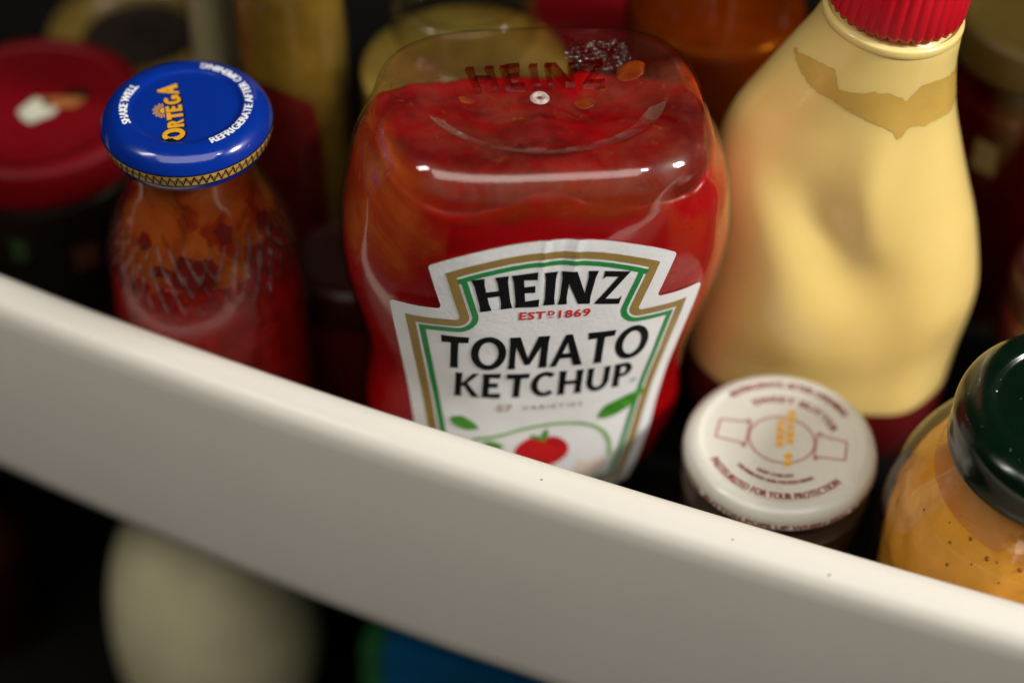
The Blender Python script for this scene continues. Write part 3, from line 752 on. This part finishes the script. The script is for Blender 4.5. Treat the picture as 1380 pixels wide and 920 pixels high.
# ------------------------------------------------------------------ mayonnaise squeeze bottle
def build_mayo():
    t = thing('mayonnaise_bottle', 'crumpled cream mayonnaise squeeze bottle with a red ribbed cap', 'mayonnaise bottle', (.0775, .0640, Z0), (0, R(6), 0))
    MP = smooth_prof([(0, .030, .024, .003), (.003, .0345, .029, .004), (.011, .0390, .0325, .005), (.022, .0412, .034, .005), (.045, .0430, .034, .0042), (.063, .0436, .033, .0038), (.074, .0428, .032, .0026), (.090, .0405, .0300, .0000), (.104, .0376, .0275, -.0028), (.117, .0338, .0252, -.0042), (.130, .0284, .0228, -.0036), (.142, .0238, .0208, -.0022), (.150, .0210, .0199, -.0008), (.156, .0197, .0195, 0), (.160, .0192, .0192, 0)], 9)
    A = np.array(MP)
    cre = [([(-.030, .126), (-.021, .113), (-.008, .097), (-.002, .086)], .0110, .0028), ([(-.013, .128), (-.010, .112), (.000, .090), (.010, .070), (.022, .054)], .0150, .0026), ([(-.02, .045), (.005, .040), (.03, .044)], .014, .0024)]
    def segd(x, zz, pl):
        best = 9
        for (a, b), (c, d) in zip(pl[:-1], pl[1:]):
            tt = max(0, min(1, ((x - a) * (c - a) + (zz - b) * (d - b)) / ((c - a) ** 2 + (d - b) ** 2)))
            best = min(best, math.hypot(x - a - tt * (c - a), zz - b - tt * (d - b)))
        return best
    def pt(th, zz, inset=0):
        w = float(np.interp(zz, A[:, 0], A[:, 1])) - inset; d = float(np.interp(zz, A[:, 0], A[:, 2])) - inset; cx = float(np.interp(zz, A[:, 0], A[:, 3]))
        c, s = math.cos(th), math.sin(th); n = 2.15
        x = w * math.copysign(abs(c) ** (2 / n), c); y = d * math.copysign(abs(s) ** (2 / n), s)
        if s < .2:
            k = min(1, (.2 - s) / .5)
            for pl, sg, am in cre: y += k * am * math.exp(-(segd(x, zz, pl) / sg) ** 2)
            y -= k * .0030 * math.exp(-((x - .024) / .010) ** 2 - ((zz - .045) / .030) ** 2)
            y -= k * .0022 * math.exp(-((x + .022) / .012) ** 2 - ((zz - .085) / .030) ** 2)
            y -= k * .0028 * math.exp(-((x - .004) / .007) ** 2 - ((zz - .112) / .020) ** 2)
        return Vector((x + cx, y, zz))
    NA = 144
    zs = [m[0] for m in MP]
    v, f = loft([[pt(2 * math.pi * j / NA, zz) for j in range(NA)] for zz in zs])
    mesh_obj('bottle_body', v, f, M['mayo'], t)
    v = []; f = []   # dark red printed foot, 0.2 mm proud
    for i in range(9):
        zz = .001 + .031 * i / 8
        for j in range(NA):
            th = 2 * math.pi * j / NA; p = pt(th, zz - .0 + (.006 * math.sin(th * 1) * 0)); q = Vector((p.x, p.y, 0)).normalized() * .0003; v.append(p + q)
    for i in range(8):
        for j in range(NA): f.append((i * NA + j, i * NA + (j + 1) % NA, (i + 1) * NA + (j + 1) % NA, (i + 1) * NA + j))
    mesh_obj('red_foot_band', v, f, M['mayo_red'], t)
    # the ochre gap where the mayonnaise has come off the wall under the neck: ragged patch on the surface
    lo = [(-178, .1440), (-163, .1434), (-148, .1421), (-134, .1406), (-119, .1403), (-110, .1389), (-99, .1377), (-87, .1360), (-78, .1343), (-75, .1322), (-72, .1326), (-70, .1346), (-67, .1356), (-56, .1349), (-46, .1355), (-28, .1348), (-10, .1360), (5, .137)]
    hi = [(-178, .1448), (-168, .1453), (-161, .1467), (-144, .1484), (-131, .1487), (-125, .1461), (-120, .1438), (-106, .1446), (-98, .1460), (-87, .1462), (-74, .1440), (-70, .1468), (-66, .1488), (-53, .1490), (-40, .1482), (-28, .1478), (-10, .1470), (5, .146)]
    v = []; f = []; n1 = 160
    for i in range(n1 + 1):
        a = -178 + 183 * i / n1
        jl = .0005 * noise.noise(Vector((a * .22, 0, 0))) + .0003 * noise.noise(Vector((a * .8, 0, 3))); jh = .0005 * noise.noise(Vector((a * .22, 7, 0))) + .0003 * noise.noise(Vector((a * .8, 7, 3)))
        z0 = float(np.interp(a, [p[0] for p in lo], [p[1] for p in lo])) + jl; z1 = max(z0 + .0004, float(np.interp(a, [p[0] for p in hi], [p[1] for p in hi])) + jh)
        for k in range(7):
            zz = z0 + (z1 - z0) * k / 6; p = pt(R(a), zz); v.append(p + Vector((p.x, p.y, 0)).normalized() * .00012 + Vector((0, 0, .0001)))
    for i in range(n1):
        for k in range(6): f.append((i * 7 + k, (i + 1) * 7 + k, (i + 1) * 7 + k + 1, i * 7 + k + 1))
    mesh_obj('separated_gap', v, f, M['mayo_gap'], t)
    lathe('neck_collar', [(.0190, .1570), (.0197, .1577), (.0199, .1588), (.0197, .1600), (.0187, .1608)], M['mayo'], t, 96, False, False)
    # ribbed cap with a scalloped lower edge
    NR = 36; SG = NR * 8
    def rib(a, zz, r): return .0006 * abs(math.cos(a * NR / 2)) ** .6 * (r > .016)
    rings = []
    for r, zz in ((.0160, .1632), (.0182, .1630), (.0188, .1640), (.0186, .172), (.0182, .182), (.0176, .1855), (.0160, .187), (.00005, .187)):
        rings.append([((r + rib(2 * math.pi * j / SG, zz, r)) * math.cos(2 * math.pi * j / SG), (r + rib(2 * math.pi * j / SG, zz, r)) * math.sin(2 * math.pi * j / SG), zz - (.0009 * abs(math.cos(math.pi * j / SG * NR)) if zz < .1635 else 0)) for j in range(SG)])
    v, f = loft(rings); mesh_obj('cap', v, f, M['red_plastic'], t)
build_mayo()

# ------------------------------------------------------------------ small jar with the white printed lid
def build_butter():
    H = .0535
    t = thing('butter_jar', 'small jar whose white lid carries maroon printing and a yellow date stamp', 'jar', (.0655, .0005, Z0), (0, R(1.5), R(-13)))
    z = H
    prof = [(.0002, z - .0006), (.016, z - .0006), (.0222, z - .0005), (.0238, z), (.0256, z - .0004), (.0272, z - .0015), (.0280, z - .0034), (.0281, z - .0052), (.0283, z - .0066), (.0277, z - .0074), (.0262, z - .0074)]
    lid = lathe('lid', prof, M['lid_white'], t, 112, sub=4)
    pr = np.array(smooth_prof(prof, 4)); top = pr[pr[:, 1] > z - .0045]
    sf = lid_surface(lambda r: float(np.interp(r, top[:, 0], top[:, 1])))
    def ring(name, s, size, rad, ang, inw, bold, fit, m):
        P = text_polys(s, size, bold, 1.0); x0 = min(p[0] for Q in P for p in Q); x1 = max(p[0] for Q in P for p in Q)
        P = xf(P, -(x0 + x1) / 2 * fit / (x1 - x0), 0, fit / (x1 - x0), 1)
        return print_tris(name, ringtext(embolden(P, .00014), rad, ang, inw), sf, m, lid, .00012)
    ring('warning_lettering', 'REFRIGERATE AFTER OPENING', .0030, .0212, R(90), False, .00002, .0370, M['maroon_ink'])
    ring('product_lettering', 'SWEET BUTTER', .0034, .0152, R(78), False, .00002, .0270, M['maroon_ink'])
    ring('protection_lettering', 'PASTEURIZED FOR YOUR PROTECTION', .0036, .0224, R(-90), True, .00002, .0450, M['maroon_ink'])
    ring('address_lettering', 'DISTRIBUTED AND PACKED FRESH', .0017, .0165, R(-90), True, .00002, .0240, M['maroon_ink'])
    ring('address_lettering', 'KEEP CHILLED', .0017, .0140, R(-90), True, .00002, .0110, M['maroon_ink'])
    O = ellipse_ring(0, .0005, .0098, .0092, .0006, .0006, n=48)
    for s in (-1, 1):
        q = [(s * .0098, .0050), (s * .0185, .0042), (s * .0188, -.0030), (s * .0100, -.0036)]
        for a, b in ((0, 1), (1, 2), (2, 3), (3, 0)):
            (x0, y0), (x1, y1) = q[a], q[b]; L = math.hypot(x1 - x0, y1 - y0); nx, ny = -(y1 - y0) / L * .0003, (x1 - x0) / L * .0003
            O.append([(x0 + nx, y0 + ny), (x0 - nx, y0 - ny), (x1 - nx, y1 - ny), (x1 + nx, y1 + ny)])
        for yy in (.0056, -.0044): O += [[(s * .0104 - .0007, yy - .0005), (s * .0104 + .0007, yy - .0005), (s * .0104 + .0007, yy + .0005), (s * .0104 - .0007, yy + .0005)]]
    print_on('ring_emblem', O, sf, M['faint_ink'], lid, .0001, .003)
    # ink-jet date, two short rows of dots running away from the viewer
    dots = []; rr = random.Random(5)
    for row, n, x0 in ((0, 8, .0), (1, 4, -.0028)):
        for c in range(n):
            for i in range(3):
                for j in range(5):
                    if rr.random() < .85:
                        x = .0030 + x0 - i * .00075 - .0; y = .0125 - row * .0045 - c * .0023 * 1.25 - j * .00042
                        if c in (5,) and row == 0: continue
                        dots.append([(x + .00044 * math.cos(a), y + .00040 * math.sin(a)) for a in np.linspace(0, 2 * math.pi, 7)[:-1]])
    print_on('date_stamp', xf(dots, 0, 0, 1, None, R(4)), sf, M['date_ink'], lid, .00016, .01)
    P = xf(text_polys('PRESS DOWN  BUTTON POPS UP WHEN SEAL IS BROKEN', .0022, .0001), 0, 0)
    x0 = min(p[0] for Q in P for p in Q); x1 = max(p[0] for Q in P for p in Q)
    def sd(u, v):
        a = R(-90) + u / .0281; return Vector((.0281 * math.cos(a), .0281 * math.sin(a), z - .0064 + v)), Vector((math.cos(a), math.sin(a), 0))
    print_tris('rim_lettering', xf(P, -(x0 + x1) / 2, .0, .085 / (x1 - x0), 1), sd, M['maroon_ink'], lid, .0003)
    lathe('glass_body', [(.0002, .0004), (.024, .0004), (.0270, .003), (.0276, .010), (.0276, .034), (.0268, .0395), (.0258, .0415), (.0256, .044)], M['glass'], t, 72, True, False)
    lathe('filling', [(.0002, .002), (.023, .002), (.0258, .005), (.0265, .010), (.0265, .033), (.0255, .0375), (.0002, .038)], M['brown_jar'], t, 72)
build_butter()

# ------------------------------------------------------------------ mustard jar with dark green lid
def build_mustard():
    H = .0990
    t = thing('mustard_jar', 'round glass jar of orange mustard with a dark green lid at the right edge', 'mustard jar', (.1400, -.0295, Z0), (0, 0, 0))
    z = H
    prof = [(.0002, z - .0016), (.012, z - .0016), (.0200, z - .0016), (.0222, z - .0014), (.0236, z - .0003), (.0255, z), (.0290, z - .0008), (.0318, z - .0030), (.0330, z - .0065), (.0330, z - .0125), (.0334, z - .0150), (.0326, z - .0164), (.0310, z - .0166)]
    lid = lathe('lid', prof, M['green_lid'], t, 128, sub=4)
    pr = np.array(smooth_prof(prof, 4)); top = pr[pr[:, 1] > z - .0075]
    sf = lid_surface(lambda r: float(np.interp(r, top[:, 0], top[:, 1])))
    rr = random.Random(11); D = []
    for i in range(26):
        a = rr.uniform(0, 6.28); r = .030 * math.sqrt(rr.random()); s = rr.choice((.00006, .00007, .00009, .00022 if i < 2 else .00007)); x, y = r * math.cos(a), r * math.sin(a)
        D.append([(x + s * math.cos(b), y + s * math.sin(b)) for b in np.linspace(0, 6.28, 7)[:-1]])
    print_on('dust_speck', D, sf, M['white_ink'], lid, .00006, .01).__setitem__('kind', 'stuff')
    body = [(.0002, .0004), (.040, .0004), (.0455, .004), (.0480, .012), (.0490, .030), (.0485, .046), (.0460, .058), (.0410, .068), (.0355, .0745), (.0318, .0785), (.0300, .0825), (.0300, .088)]
    lathe('glass_body', body, M['glass'], t, 112, True, False)
    bub = lambda a, zz, r: .0009 * noise.noise(Vector((math.cos(a) * 6, math.sin(a) * 6, zz * 140))) * (r > .01)
    lathe('mustard', [(.0002, .004), (.036, .004), (.0410, .008), (.0440, .014), (.0455, .030), (.0452, .045), (.0428, .056), (.0385, .0655), (.0345, .0712), (.0318, .0735), (.0270, .0740), (.0002, .0735)], M['mustard'], t, 160, fn=bub)
    lathe('mustard_film', [(.0352, .0715), (.0320, .0760), (.0298, .0800), (.0290, .087)], M['mustard_film'], t, 96, False, False)
    for a, zz, s in ((-165, .0672, .0009), (-143, .0700, .0011), (-132.5, .0685, .0011), (-128, .0690, .0007), (-118, .0695, .0010), (-150, .0660, .0007), (-170, .0650, .0007), (-137, .0655, .0008), (-124, .0650, .0006), (-156, .0690, .0005), (-112, .0660, .0009), (-146, .0610, .0008)):
        r = float(np.interp(zz, [.045, .056, .0655, .0712], [.0452, .0428, .0385, .0345])) + .0001
        v, f = ico(s * .62, (r * math.cos(R(a)), r * math.sin(R(a)), zz), 2, (1, 1, 1)); mesh_obj('air_pit', v, f, M['mustard_dark'], t)
build_mustard()

# ------------------------------------------------------------------ back row: jars and bottles out of focus
def jar(name, label, cat, loc, r, h, fill, glass, neck=.8, level=.86, cap=None, capr=None, tall=False):
    t = thing(name, label, cat, (loc[0], loc[1], Z0)); z1 = h
    if tall:
        P = [(.0002, .0004), (r * .9, .0004), (r, .004), (r, h * .52), (r * .95, h * .6), (r * neck * 1.25, h * .74), (r * neck, h * .84), (r * neck, h)]
    else:
        P = [(.0002, .0004), (r * .9, .0004), (r, .004), (r, h * .70), (r * .97, h * .80), (r * neck * 1.03, h * .91), (r * neck, h * .95), (r * neck, h)]
    lathe('glass_body', P, glass, t, 64, True, False)
    pr = np.array(smooth_prof(P, 5)); q = [(max(.0002, a - .0014), max(b, .002)) for a, b in pr if b < h * level]
    q.append((.0002, q[-1][1]))
    lathe('filling', q, fill, t, 64, sub=1)
    if cap:
        cr = capr or r * neck + .002
        lid = lathe('lid', [(.0002, h + .0030), (cr * .78, h + .0030), (cr * .86, h + .0038), (cr * .95, h + .003), (cr, h + .0008), (cr, h - .010), (cr - .001, h - .012)], cap, t, 64, sub=3)
        return t, lid
    return t, None
t, lid = jar('red_lid_jar', 'dark jar with a wide red lid and cream emblem behind the blue lid', 'jar', (-.1640, .1225), .034, .0755, M['dark_fill'], M['glass'], .95, .9, M['red_lid'], .0355)
sf = lambda u, v: (Vector((u, v, .0785)), Vector((0, 0, 1)))
print_on('emblem', [[(.0050 * math.cos(a) * (1 + .25 * math.sin(2 * a + 1)) + .002, .0058 * math.sin(a) * (1 + .2 * math.cos(3 * a)) - .0035) for a in np.linspace(0, 6.2, 30)]], sf, M['cream_ink'], lid, .0002, .01)
print_on('emblem', [[(.0062 * math.cos(a) * (1 + .22 * math.sin(3 * a)) + .0095, .0036 * math.sin(a) * (1 + .3 * math.cos(2 * a)) + .0005) for a in np.linspace(0, 6.2, 30)]], sf, M['orange_ink'], lid, .0003, .01)
print_on('emblem', [[(.0042 * math.cos(a) + .0135, .0034 * math.sin(a) * (1 + .3 * math.cos(2 * a)) + .0045) for a in np.linspace(0, 6.2, 24)]], sf, M['dark_fill'], lid, .00025, .01)
print_on('emblem', [[(.0012 * math.cos(a) + .0045, .0016 * math.sin(a) - .0005) for a in np.linspace(0, 6.2, 12)]], sf, M['dark_brown'], lid, .00035, .01)
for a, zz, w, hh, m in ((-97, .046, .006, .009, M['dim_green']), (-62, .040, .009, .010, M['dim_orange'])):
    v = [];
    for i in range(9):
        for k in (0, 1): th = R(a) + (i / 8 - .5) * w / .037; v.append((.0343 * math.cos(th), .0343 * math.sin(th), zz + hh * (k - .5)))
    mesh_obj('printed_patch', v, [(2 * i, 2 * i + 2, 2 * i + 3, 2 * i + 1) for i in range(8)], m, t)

t = thing('olive_rim_jar', 'jar topped by an olive gold lid with a dark recessed middle, behind the red lid', 'jar', (-.1400, .1860, Z0))
lathe('glass_body', [(.0002, .0004), (.031, .0004), (.034, .004), (.034, .041), (.031, .050), (.030, .056)], M['amber'], t, 64, True, False)
lathe('filling', [(.0002, .002), (.030, .002), (.0325, .006), (.0325, .041), (.0002, .042)], M['olive_fill'], t, 64)
lathe('lid', [(.0200, .0560), (.0215, .0595), (.0240, .0610), (.0300, .0605), (.0325, .0575), (.0328, .046), (.0320, .044)], M['olive_lid'], t, 64, False, False)
lathe('lid_centre', [(.0002, .0550), (.0120, .0552), (.0200, .0565)], M['dark_brown'], t, 64, False, False)

jar('slim_glass_bottle', 'slim clear glass bottle standing behind the blue lid', 'bottle', (-.1080, .1440), .0080, .165, M['pale_fill'], M['glass'], .72, .95, M['olive_lid'], .0066)
t, _ = jar('pepper_jar', 'tall glass jar of olive and red peppers between the blue lid and the ketchup', 'jar', (-.0790, .1180), .0178, .170, M['olive_fill'], M['glass'], .86, .97, M['olive_lid'], .0165)
v = []; f = []
o = lathe('red_pepper_layer', [(.0172, .020), (.0174, .04), (.0174, .085), (.0171, .100)], M['pepper_fill'], t, 64, False, False, fn=lambda a, zz, r: .0002 - .0018 * max(0, math.cos(a + .35)) ** 2)
for q in o.data.vertices:
    if q.co.z > .05: q.co.z += .012 * noise.noise(Vector((q.co.x * 60, q.co.y * 60, 2)))
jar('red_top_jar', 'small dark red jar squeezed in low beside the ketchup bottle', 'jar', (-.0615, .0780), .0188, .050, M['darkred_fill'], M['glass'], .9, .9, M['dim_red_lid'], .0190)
jar('clear_jar', 'clear round shouldered glass jar of yellow relish behind the ketchup bottle', 'jar', (-.0255, .1175), .0338, .1230, M['yellow_fill'], M['glass'], .62, .80, M['glass'], .0225)
jar('dark_red_jar', 'dark red lidded jar at the very back above the ketchup bottle', 'jar', (.0190, .1800), .0250, .0760, M['darkred_fill'], M['glass'], .9, .9, M['red_lid'], .0250)
jar('amber_bottle', 'tall amber brown glass bottle between the ketchup and the mayonnaise', 'bottle', (.0530, .1300), .0290, .190, M['brown_fill'], M['amber'], .45, .62, M['dark_brown'], .0150, True)
t, lid = jar('amber_jar', 'amber jar with a gold rim and dark red filling, right of the mayonnaise', 'jar', (.1600, .1330), .0340, .1080, M['darkred_fill'], M['amber'], .86, .8, M['brown_lid'], .0330)
v = []
for i in range(9):
    for k in (0, 1): th = R(-128) + (i / 8 - .5) * .008 / .034; v.append((.0343 * math.cos(th), .0343 * math.sin(th), .064 + .012 * k))
mesh_obj('paper_label', v, [(2 * i, 2 * i + 2, 2 * i + 3, 2 * i + 1) for i in range(8)], M['dim_cream'], t)
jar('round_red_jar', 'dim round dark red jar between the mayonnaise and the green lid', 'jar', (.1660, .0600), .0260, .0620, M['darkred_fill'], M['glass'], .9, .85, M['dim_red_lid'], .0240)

# ------------------------------------------------------------------ below the rail
ZL = -.165
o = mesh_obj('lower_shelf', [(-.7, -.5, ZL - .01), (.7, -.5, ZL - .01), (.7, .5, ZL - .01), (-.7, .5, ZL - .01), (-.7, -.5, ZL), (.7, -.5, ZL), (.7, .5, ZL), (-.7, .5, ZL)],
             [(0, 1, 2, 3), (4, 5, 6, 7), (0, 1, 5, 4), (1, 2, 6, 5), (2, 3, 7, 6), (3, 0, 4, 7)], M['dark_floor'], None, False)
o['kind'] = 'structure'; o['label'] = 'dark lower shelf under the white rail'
def build_onion():
    K = 1.09; t = thing('white_onion', 'pale cream rounded onion on the dark shelf below the rail', 'onion', (-.1190, .0680, ZL))
    def ridges(a, zz, r): return .00005 * math.cos(14 * a) * (r > .006)
    lathe('bulb', [(a * K, b * K) for a, b in [(.0002, .0), (.008, .0003), (.017, .008), (.0265, .022), (.0325, .042), (.0345, .062), (.0330, .084), (.0280, .104), (.0190, .120), (.0085, .130)]], M['onion'], t, 96, True, True, ridges)
    lathe('dry_tip', [(a * K, b * K) for a, b in [(.0085, .130), (.0050, .135), (.0040, .141), (.0052, .146)]], M['onion_tip'], t, 48, False, True, lambda a, zz, r: .0008 * math.sin(5 * a))
build_onion()
def build_carton():
    t = thing('blue_carton', 'deep blue carton with a green edge on the dark shelf below the rail', 'carton', (-.0090, .0600, ZL), (0, 0, R(-14)))
    bm = bmesh.new(); bmesh.ops.create_cube(bm, size=1); bmesh.ops.scale(bm, vec=(.096, .060, .085), verts=bm.verts); bmesh.ops.translate(bm, vec=(.006, 0, .0425), verts=bm.verts)
    bmesh.ops.bevel(bm, geom=bm.edges[:], offset=.0015, segments=2, affect='EDGES')
    me = bpy.data.meshes.new('box'); bm.to_mesh(me); bm.free(); me.materials.append(M['carton_blue']); o = bpy.data.objects.new('box', me); COL.objects.link(o); o.parent = t
    bm = bmesh.new(); bmesh.ops.create_cube(bm, size=1); bmesh.ops.scale(bm, vec=(.0080, .0595, .0845), verts=bm.verts); bmesh.ops.translate(bm, vec=(-.0460, 0, .0425), verts=bm.verts)
    bmesh.ops.bevel(bm, geom=bm.edges[:], offset=.0012, segments=2, affect='EDGES')
    me = bpy.data.meshes.new('green_edge'); bm.to_mesh(me); bm.free(); me.materials.append(M['carton_green']); o = bpy.data.objects.new('green_edge', me); COL.objects.link(o); o.parent = t
build_carton()
t = thing('brown_bottle', 'dim brown glass bottle in the dark below the rail at the left', 'bottle', (-.2200, .1220, ZL))
lathe('glass_body', [(.0002, .0004), (.020, .0004), (.0225, .004), (.0225, .055), (.020, .065), (.012, .078), (.0105, .086), (.0105, .098)], M['amber'], t, 64, True, False)
lathe('filling', [(.0002, .002), (.019, .002), (.0212, .006), (.0212, .052), (.0002, .053)], M['brown_jar'], t, 64)
lathe('cap', [(.0002, .106), (.0105, .106), (.0118, .105), (.0118, .094), (.0110, .093)], M['dark_brown'], t, 48, sub=1)
